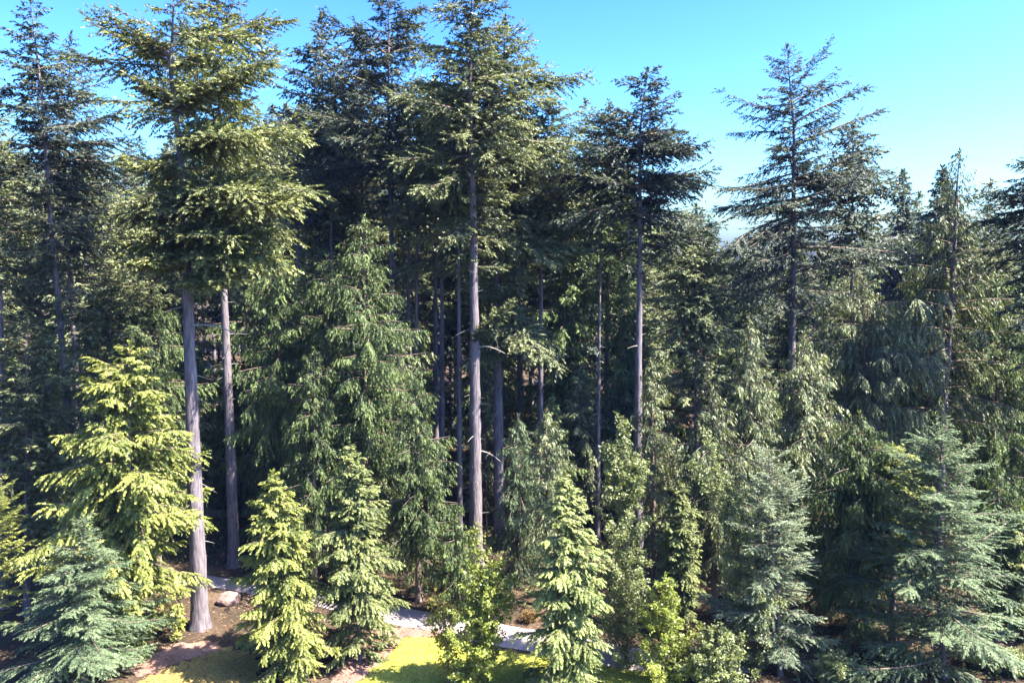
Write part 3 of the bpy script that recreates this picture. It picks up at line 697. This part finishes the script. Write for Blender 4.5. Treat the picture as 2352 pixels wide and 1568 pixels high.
conifer('spruce_tree', 'blue tinged spruce with stiff spreading boughs, lower right of centre', 'spruce', 39.8, 1792, (1763, 1028), [(1028, 5), (1075, 40), (1110, 62), (1180, 72), (1260, 84), (1350, 102), (1450, 116), (1560, 125), (1620, 90)], 'blue', 'spruce', mids=[(1782, 1300)], r0=.12, n=110, dens=1.1, slope=(-.05, .9), curve=(-.1, -.1), irr=.4)
ced('dark green cedar with hanging pale tips, right of the blue tinged spruce', 44, 1985, (1975, 948), [(948, 5), (1010, 45), (1100, 84), (1200, 92), (1350, 98), (1470, 80), (1530, 40)], 'cedar', 'cedar', n=170)
ced('rounded yellow green cedar top beside the teal fir', 43.5, 2052, (2048, 1022), [(1022, 16), (1060, 45), (1110, 55), (1170, 50), (1260, 40)], 'lime', 'young', n=110)
conifer(FIR, 'large teal fir with feathery spreading boughs in the lower right corner', 'fir', 39.6, 2170, (2166, 952), [(952, 4), (1000, 32), (1050, 62), (1120, 92), (1220, 118), (1320, 145), (1420, 165), (1560, 190), (1640, 150)], 'teal', 'flat', mids=[(2150, 1300)], r0=.15, n=140, slope=(-.05, .7), curve=(-.06, -.1), tip=.02)
conifer(FIR, 'conifer with yellowing boughs cut by the left edge, above the feathery fir', 'fir', 41, -20, (-15, 1095), [(1095, 8), (1160, 40), (1240, 62), (1330, 70), (1450, 60)], 'lime', 'flat', r0=.12, n=80, slope=(.3, .9))
ced('cedar cut by the right edge beside the teal fir', 44, 2345, (2345, 1165), [(1165, 8), (1230, 36), (1330, 55), (1450, 60)], 'young', 'young', n=100)
broadleaf('broadleaf_tree', 'low leafy bush at the very bottom, left of the blue tinged spruce', 'bush', 38.2, 1650,
          [[(1650, 1600), (1648, 1440)]], [(1430, 10), (1490, 50), (1560, 75), (1650, 60)], 'leaf', n=70, ll=.14, lw=.10)
broadleaf('broadleaf_tree', 'leafy bush under the dark green cedar at the bottom right', 'bush', 38.5, 1925,
          [[(1925, 1600), (1920, 1500)]], [(1490, 12), (1530, 45), (1600, 60)], 'leaf', n=40, ll=.14, lw=.10)
broadleaf('shrub', 'low dark bush at the foot of the teal fir, right side', 'bush', 40.5, 2262, [[(2262, 1545), (2260, 1490)]], [(1470, 15), (1510, 45), (1550, 55)], 'leaf', n=26, ll=.15, lw=.10)
broadleaf('shrub', 'low bush in the bottom right corner of the view', 'bush', 39.8, 2335, [[(2335, 1560), (2335, 1505)]], [(1490, 15), (1530, 45), (1570, 50)], 'leaf', n=24, ll=.15, lw=.10)
broadleaf('shrub', 'low bush between the dark green cedar and the teal fir', 'bush', 41.0, 2040, [[(2040, 1520), (2040, 1470)]], [(1455, 15), (1490, 40), (1530, 48)], 'leaf', n=24, ll=.15, lw=.10)
broadleaf('shrub', 'twiggy shrub with yellow leaves left of the leafy sapling', 'shrub', 38.9, 1030, [[(1028, 1480), (1015, 1365)], [(1028, 1500), (1000, 1400), (990, 1378)]],
          [(1365, 18), (1400, 34), (1450, 34), (1500, 30), (1560, 20)], 'gold', n=26, ll=.16, lw=.14, per=60)
broadleaf('shrub', 'rusty orange shrub at the far edge of the sunlit path', 'shrub', 46.0, 1218, [[(1216, 1420), (1214, 1405)]], [(1405, 12), (1425, 22), (1450, 18)], 'rust', n=16, ll=.14, lw=.10, per=110)
broadleaf('shrub', 'small bright leafed shrub in the shade left of the thick trunk', 'shrub', 43.5, 402, [[(404, 1440), (406, 1390)]], [(1390, 10), (1420, 20), (1460, 18)], 'lime', n=12, ll=.22, lw=.16, per=60)

# ------------------------------------------------------------------ forest floor
def fern(px, py, r, label, seed, fol='young'):
    x, y = ground(px, py)
    rng = np.random.default_rng(seed)
    root = empty('fern', (x, y, 0), label, 'fern')
    B = Builder(); m = 13
    br = dict(x=np.zeros(m), y=np.zeros(m), z=np.full(m, .05), az=np.arange(m) * 2.4, L=r * (.7 + .5 * rng.random(m)), a=np.full(m, 1.25), b=np.full(m, -1.15),
              e=np.zeros(m), c=rng.normal(0, .2, m), tn=rng.random(m), g1=rng.random(m), ph=rng.random(m))
    foliate(B, br, 'young', rng)
    put('fronds', B.mesh('fronds', [M[fol], M['bark_d']]), root)
fern(640, 1492, .8, 'fern right of the foot of the thick pale trunk', 1)
fern(565, 1480, .6, 'smaller fern between the thick trunk and the dry grass', 2)
fern(1060, 1545, .6, 'fern under the leafy sapling on the lawn', 3)
fern(590, 1330, .9, 'fern on the far side of the path near the second trunk', 4, 'cedar')
# low undergrowth over the shaded floor
def undergrowth(n, seed):
    rng = np.random.default_rng(seed)
    k = n * 10
    cx = rng.uniform(-48, 56, n); cy = rng.uniform(46, 84, n)
    far_ = np.array(G(far)); edge = np.interp(cx, far_[:, 0], far_[:, 1]) + 1.2
    cy = np.where(cx > far_[-1, 0], rng.uniform(39, 100, n), edge + (cy - 46) * (100 - edge) / 38)
    i = np.repeat(np.arange(n), 10)
    r = .3 + .75 * rng.random(n) ** 2.2
    d = rng.normal(0, 1, (k, 3)); d[:, 2] = np.abs(d[:, 2]) * .9 + .1; d = unit(d)
    p = np.stack([cx[i], cy[i], np.zeros(k)], 1) + d * (r[i] * rng.random(k) ** .5)[:, None]
    p[:, 2] = np.maximum(p[:, 2] * 1.1, .03)
    B = Builder()
    leaves(B, p, d + rng.normal(0, .5, (k, 3)) + np.array([0, 0, -.2]), rng.normal(0, .6, (k, 3)) + np.array([0, 0, 1]), .26 * (.6 + .7 * rng.random(k)), .13 * (.6 + .7 * rng.random(k)), .5 * rng.random(n)[i] + .4 * rng.random(k))
    o = put('undergrowth', B.mesh('undergrowth', [M['cedar']])); tag(o, 'low leafy undergrowth on the shaded forest floor beyond the path', 'undergrowth', kind='stuff')
undergrowth(7000, 9)
def litter(n, seed):
    rng = np.random.default_rng(seed)
    gx_, gy_ = rng.uniform(-26, 32, n), rng.uniform(37.5, 62, n)
    p = np.stack([gx_, gy_, rng.uniform(.0, .03, n)], 1)
    far_ = np.array(G(far)); near_ = np.array(G(near[::-1]))
    on = (gy_ < np.interp(gx_, far_[:, 0], far_[:, 1]) + .05) & (gy_ > np.interp(gx_, near_[:, 0], near_[:, 1]) - .05)
    lx = np.array(lawn); inl = (gx_ > -6.5) & (gy_ < np.interp(gx_, near_[:, 0], near_[:, 1]) + .1) & (gx_ < 10)
    keep = ~(on & (rng.random(n) > .06)) & ~(inl & (rng.random(n) > .12))
    p = p[keep]; k = len(p)
    B = Builder()
    leaves(B, p, rng.normal(0, 1, (k, 3)) * [1, 1, .35], rng.normal(0, .5, (k, 3)) + [0, 0, 1], .16 * (.4 + rng.random(k) ** 2 * 1.6), .07 * (.5 + rng.random(k)), rng.random(k), tri=True)
    o = put('leaf_litter', B.mesh('leaf_litter', [LIT])); tag(o, 'brown needles, twigs and leaf litter strewn under the trees', 'litter', kind='stuff')
LIT = foliage_mat('dry_litter', (.035, .022, .014), (.20, .135, .085), trans=.05, spec=.15)
litter(42000, 12)
# the pink boulder by the path
def boulder(px, py, r, label, seed):
    import bmesh
    x, y = ground(px, py)
    bm = bmesh.new(); bmesh.ops.create_icosphere(bm, subdivisions=3, radius=1)
    rng = np.random.default_rng(seed); k = rng.normal(0, 1, (5, 3)); ph = rng.random(5) * 6
    for v in bm.verts:
        c = np.array(v.co); d = 1 + sum(.07 * math.sin(3 * c.dot(kk) + p) for kk, p in zip(k, ph))
        v.co = (c[0] * r * 1.15 * d, c[1] * r * .9 * d, c[2] * r * .75 * d + r * .45)
    me = bpy.data.meshes.new('boulder'); bm.to_mesh(me); bm.free(); me.materials.append(M['rock'])
    o = put('boulder', me); o.location = (x, y, 0)
    tag(o, label, 'boulder')
boulder(528, 1385, .62, 'pinkish boulder between the path and the foot of the thick trunk', 11)
boulder(585, 1382, .28, 'small stone right of the pinkish boulder', 12)
# reddish log added to stand for a sunlit ground patch behind the second trunk
x, y = ground(545, 1190)
B = Builder()
tubes(B, np.array([[[-2.6, 0, .35], [-1.2, .1, .38], [.6, .05, .35], [2.4, -.1, .3]]]), np.array([[.34, .33, .30, .25]]), 10, 0)
o = put('added_log', B.mesh('added_log', [M['rock']], True)); o.location = (x, y, 0)
tag(o, 'reddish log added for a sunlit ground patch behind the second bare trunk', 'log')

# grass blades of the lawns
def grass(name, poly, n, mat, label, seed, h=.07):
    rng = np.random.default_rng(seed)
    P = np.array(poly); lo, hi = P.min(0), P.max(0); lo[1] = max(lo[1], 36)
    p = lo + (hi - lo) * rng.random((n * 2, 2))
    inside = np.zeros(len(p), bool); j = len(P) - 1
    for i in range(len(P)):
        xi, yi = P[i]; xj, yj = P[j]
        c = ((yi > p[:, 1]) != (yj > p[:, 1])) & (p[:, 0] < (xj - xi) * (p[:, 1] - yi) / (yj - yi + 1e-12) + xi)
        inside ^= c; j = i
    p = p[inside][:n]
    B = Builder(); k = len(p)
    p3 = np.concatenate([p, np.full((k, 1), .002)], 1)
    d = np.concatenate([rng.normal(0, .6, (k, 2)), np.ones((k, 1))], 1)
    leaves(B, p3, d, rng.normal(0, 1, (k, 3)), h * (.5 + rng.random(k)), np.full(k, .03), rng.random(k), tri=True)
    o = put(name, B.mesh(name, [mat])); tag(o, label, 'grass', kind='stuff')
grass('grass', lawn, 45000, foliage_mat('grass_blades', (.10, .125, .02), (.34, .34, .08), trans=.4), 'short yellow green grass of the sunlit lawn', 5)
grass('grass', dryl, 14000, foliage_mat('dry_grass_blades', (.14, .11, .03), (.34, .27, .09), trans=.4), 'dry tawny grass at the bottom left', 6)

# ------------------------------------------------------------------ the forest behind
SKY = [(-300, 330), (0, 330), (260, 320), (480, 290), (650, 230), (850, 190), (1100, 220), (1230, 300), (1330, 360), (1440, 420), (1560, 490), (1640, 525), (1710, 530), (1900, 500), (2050, 505), (2250, 495), (2352, 480), (2700, 450)]
rng = np.random.default_rng(5)
LABS = {'fir': ('dark fir deep in the forest behind the tall trunks', 'firs deep in the forest', 'fir'),
        'cedar': ('shadowy cedar deep in the forest under the fir crowns', 'cedars deep in the forest', 'cedar')}
protos = {'fir': [], 'cedar': []}
for i in range(4):
    pr = [(0, 0)]
    Yp = 80
    t = conifer(FIR, LABS['fir'][0], 'fir', Yp, 1176, (1176, 250), [(250, 4), (320, 38), (420, 66), (560, 84), (700, 88), (820, 60)], ['fir', 'olive', 'fir', 'dark'][i], 'firfar', r0=.26, n=120, stubs=40, group=LABS['fir'][1])
    protos['fir'].append(t)
for i in range(3):
    t = conifer(CED, LABS['cedar'][0], 'cedar', 80, 1176, (1176, 560), [(560, 4), (620, 30), (700, 54), (800, 74), (920, 84), (1020, 66)], ['cedar', 'olive', 'cedar'][i], 'cedarfar', r0=.2, n=120, slope=(-.05, .5), curve=(-.35, -.25), bark='bark_d', group=LABS['cedar'][1])
    protos['cedar'].append(t)
Hf = at(0, 250, 80)[1]; Hc = at(0, 560, 80)[1]
spots = []
ZONES = [(200, 'behind the leaning left fir'), (420, 'left of the thick pale trunk'), (700, 'behind the two left bare trunks'), (1000, 'behind the weeping cedar'), (1250, 'behind the central grey trunk'), (1450, 'behind the thin pale trunks'), (1720, 'right of the lone pointed fir'), (2000, 'behind the big open fir'), (2900, 'behind the dark spires')]
def place(kind, Ylo, Yhi, count, dmin, plo, phi_, off):
    made = 0; tries = 0
    while made < count and tries < 4000:
        tries += 1
        Y = rng.uniform(Ylo, Yhi)
        px = rng.uniform(-350, 2700)
        x, _ = at(px, base_py(Y), Y)
        if any((x - a) ** 2 + (Y - b) ** 2 < dmin ** 2 for a, b in spots): continue
        spots.append((x, Y))
        if kind == 'fir':
            py = np.interp(px, [s[0] for s in SKY], [s[1] for s in SKY]) + rng.uniform(*off)
            H = at(0, py, Y)[1]; sc = H / Hf
        else:
            H = rng.uniform(*off); sc = H / Hc
        made += 1
        ps = protos[kind]; k = rng.integers(len(ps))
        zone = ZONES[int(np.searchsorted([z[0] for z in ZONES], px))][1] if px < 2600 else ZONES[-1][1]
        depth = 'far back' if Y > 95 else 'deep'
        lab = ('dark fir %s in the forest ' if kind == 'fir' else 'shadowy cedar %s in the forest ') % depth + zone
        grp = ('firs %s in the forest ' if kind == 'fir' else 'cedars %s in the forest ') % depth + zone
        wd = sc * rng.uniform(.85, 1.2) if kind == 'cedar' else sc * rng.uniform(.8, 1.1)
        if ps[k].get('used') is None:
            t = ps[k]; t['used'] = 1; ps[k].location = (x, Y, 0); ps[k].rotation_euler = (0, 0, rng.uniform(0, 6.28)); ps[k].scale = (wd, wd, sc)
        else:
            t = copy_tree(ps[k], (x, Y, 0), rng.uniform(0, 6.28), (wd, wd, sc))
        t['label'] = lab; t['group'] = grp
place('fir', 68, 82, 34, 3.2, 0, 0, (20, 130))
place('fir', 82, 120, 70, 3.6, 0, 0, (0, 90))
place('cedar', 57, 76, 80, 2.5, 0, 0, (9, 18))
place('cedar', 76, 110, 50, 3.6, 0, 0, (12, 22))
place('fir', 120, 200, 130, 4.0, 0, 0, (5, 60))
for ps in protos.values():
    for t in ps:
        if 'used' in t: del t['used']
for ob in SC.objects:
    if 'used' in ob: del ob['used']

# ------------------------------------------------------------------ thin blue haze added to veil the shadows like window glare
hm, hn, hl = new_mat('haze')
ho = hn.new('ShaderNodeOutputMaterial'); hv = hn.new('ShaderNodeVolumePrincipled')
hv.inputs['Color'].default_value = (.26, .38, 1.0, 1)
hv.inputs['Density'].default_value = .00008
hv.inputs['Anisotropy'].default_value = 0.0
hl.new(hv.outputs[0], ho.inputs['Volume'])
hx, hy0, hy1, hz0, hz1 = 905, -65, 1605, -1.2, 48
B = Builder()
B.add([(-hx, hy0, hz0), (hx, hy0, hz0), (hx, hy1, hz0), (-hx, hy1, hz0), (-hx, hy0, hz1), (hx, hy0, hz1), (hx, hy1, hz1), (-hx, hy1, hz1)],
      [(0, 3, 2, 1), (4, 5, 6, 7), (0, 1, 5, 4), (1, 2, 6, 5), (2, 3, 7, 6), (3, 0, 4, 7)])
o = put('haze', B.mesh('haze', [hm])); o['kind'] = 'stuff'; o['label'] = 'thin bluish haze added to tint the shadows blue like window glare'
SC.cycles.volume_bounces = 0
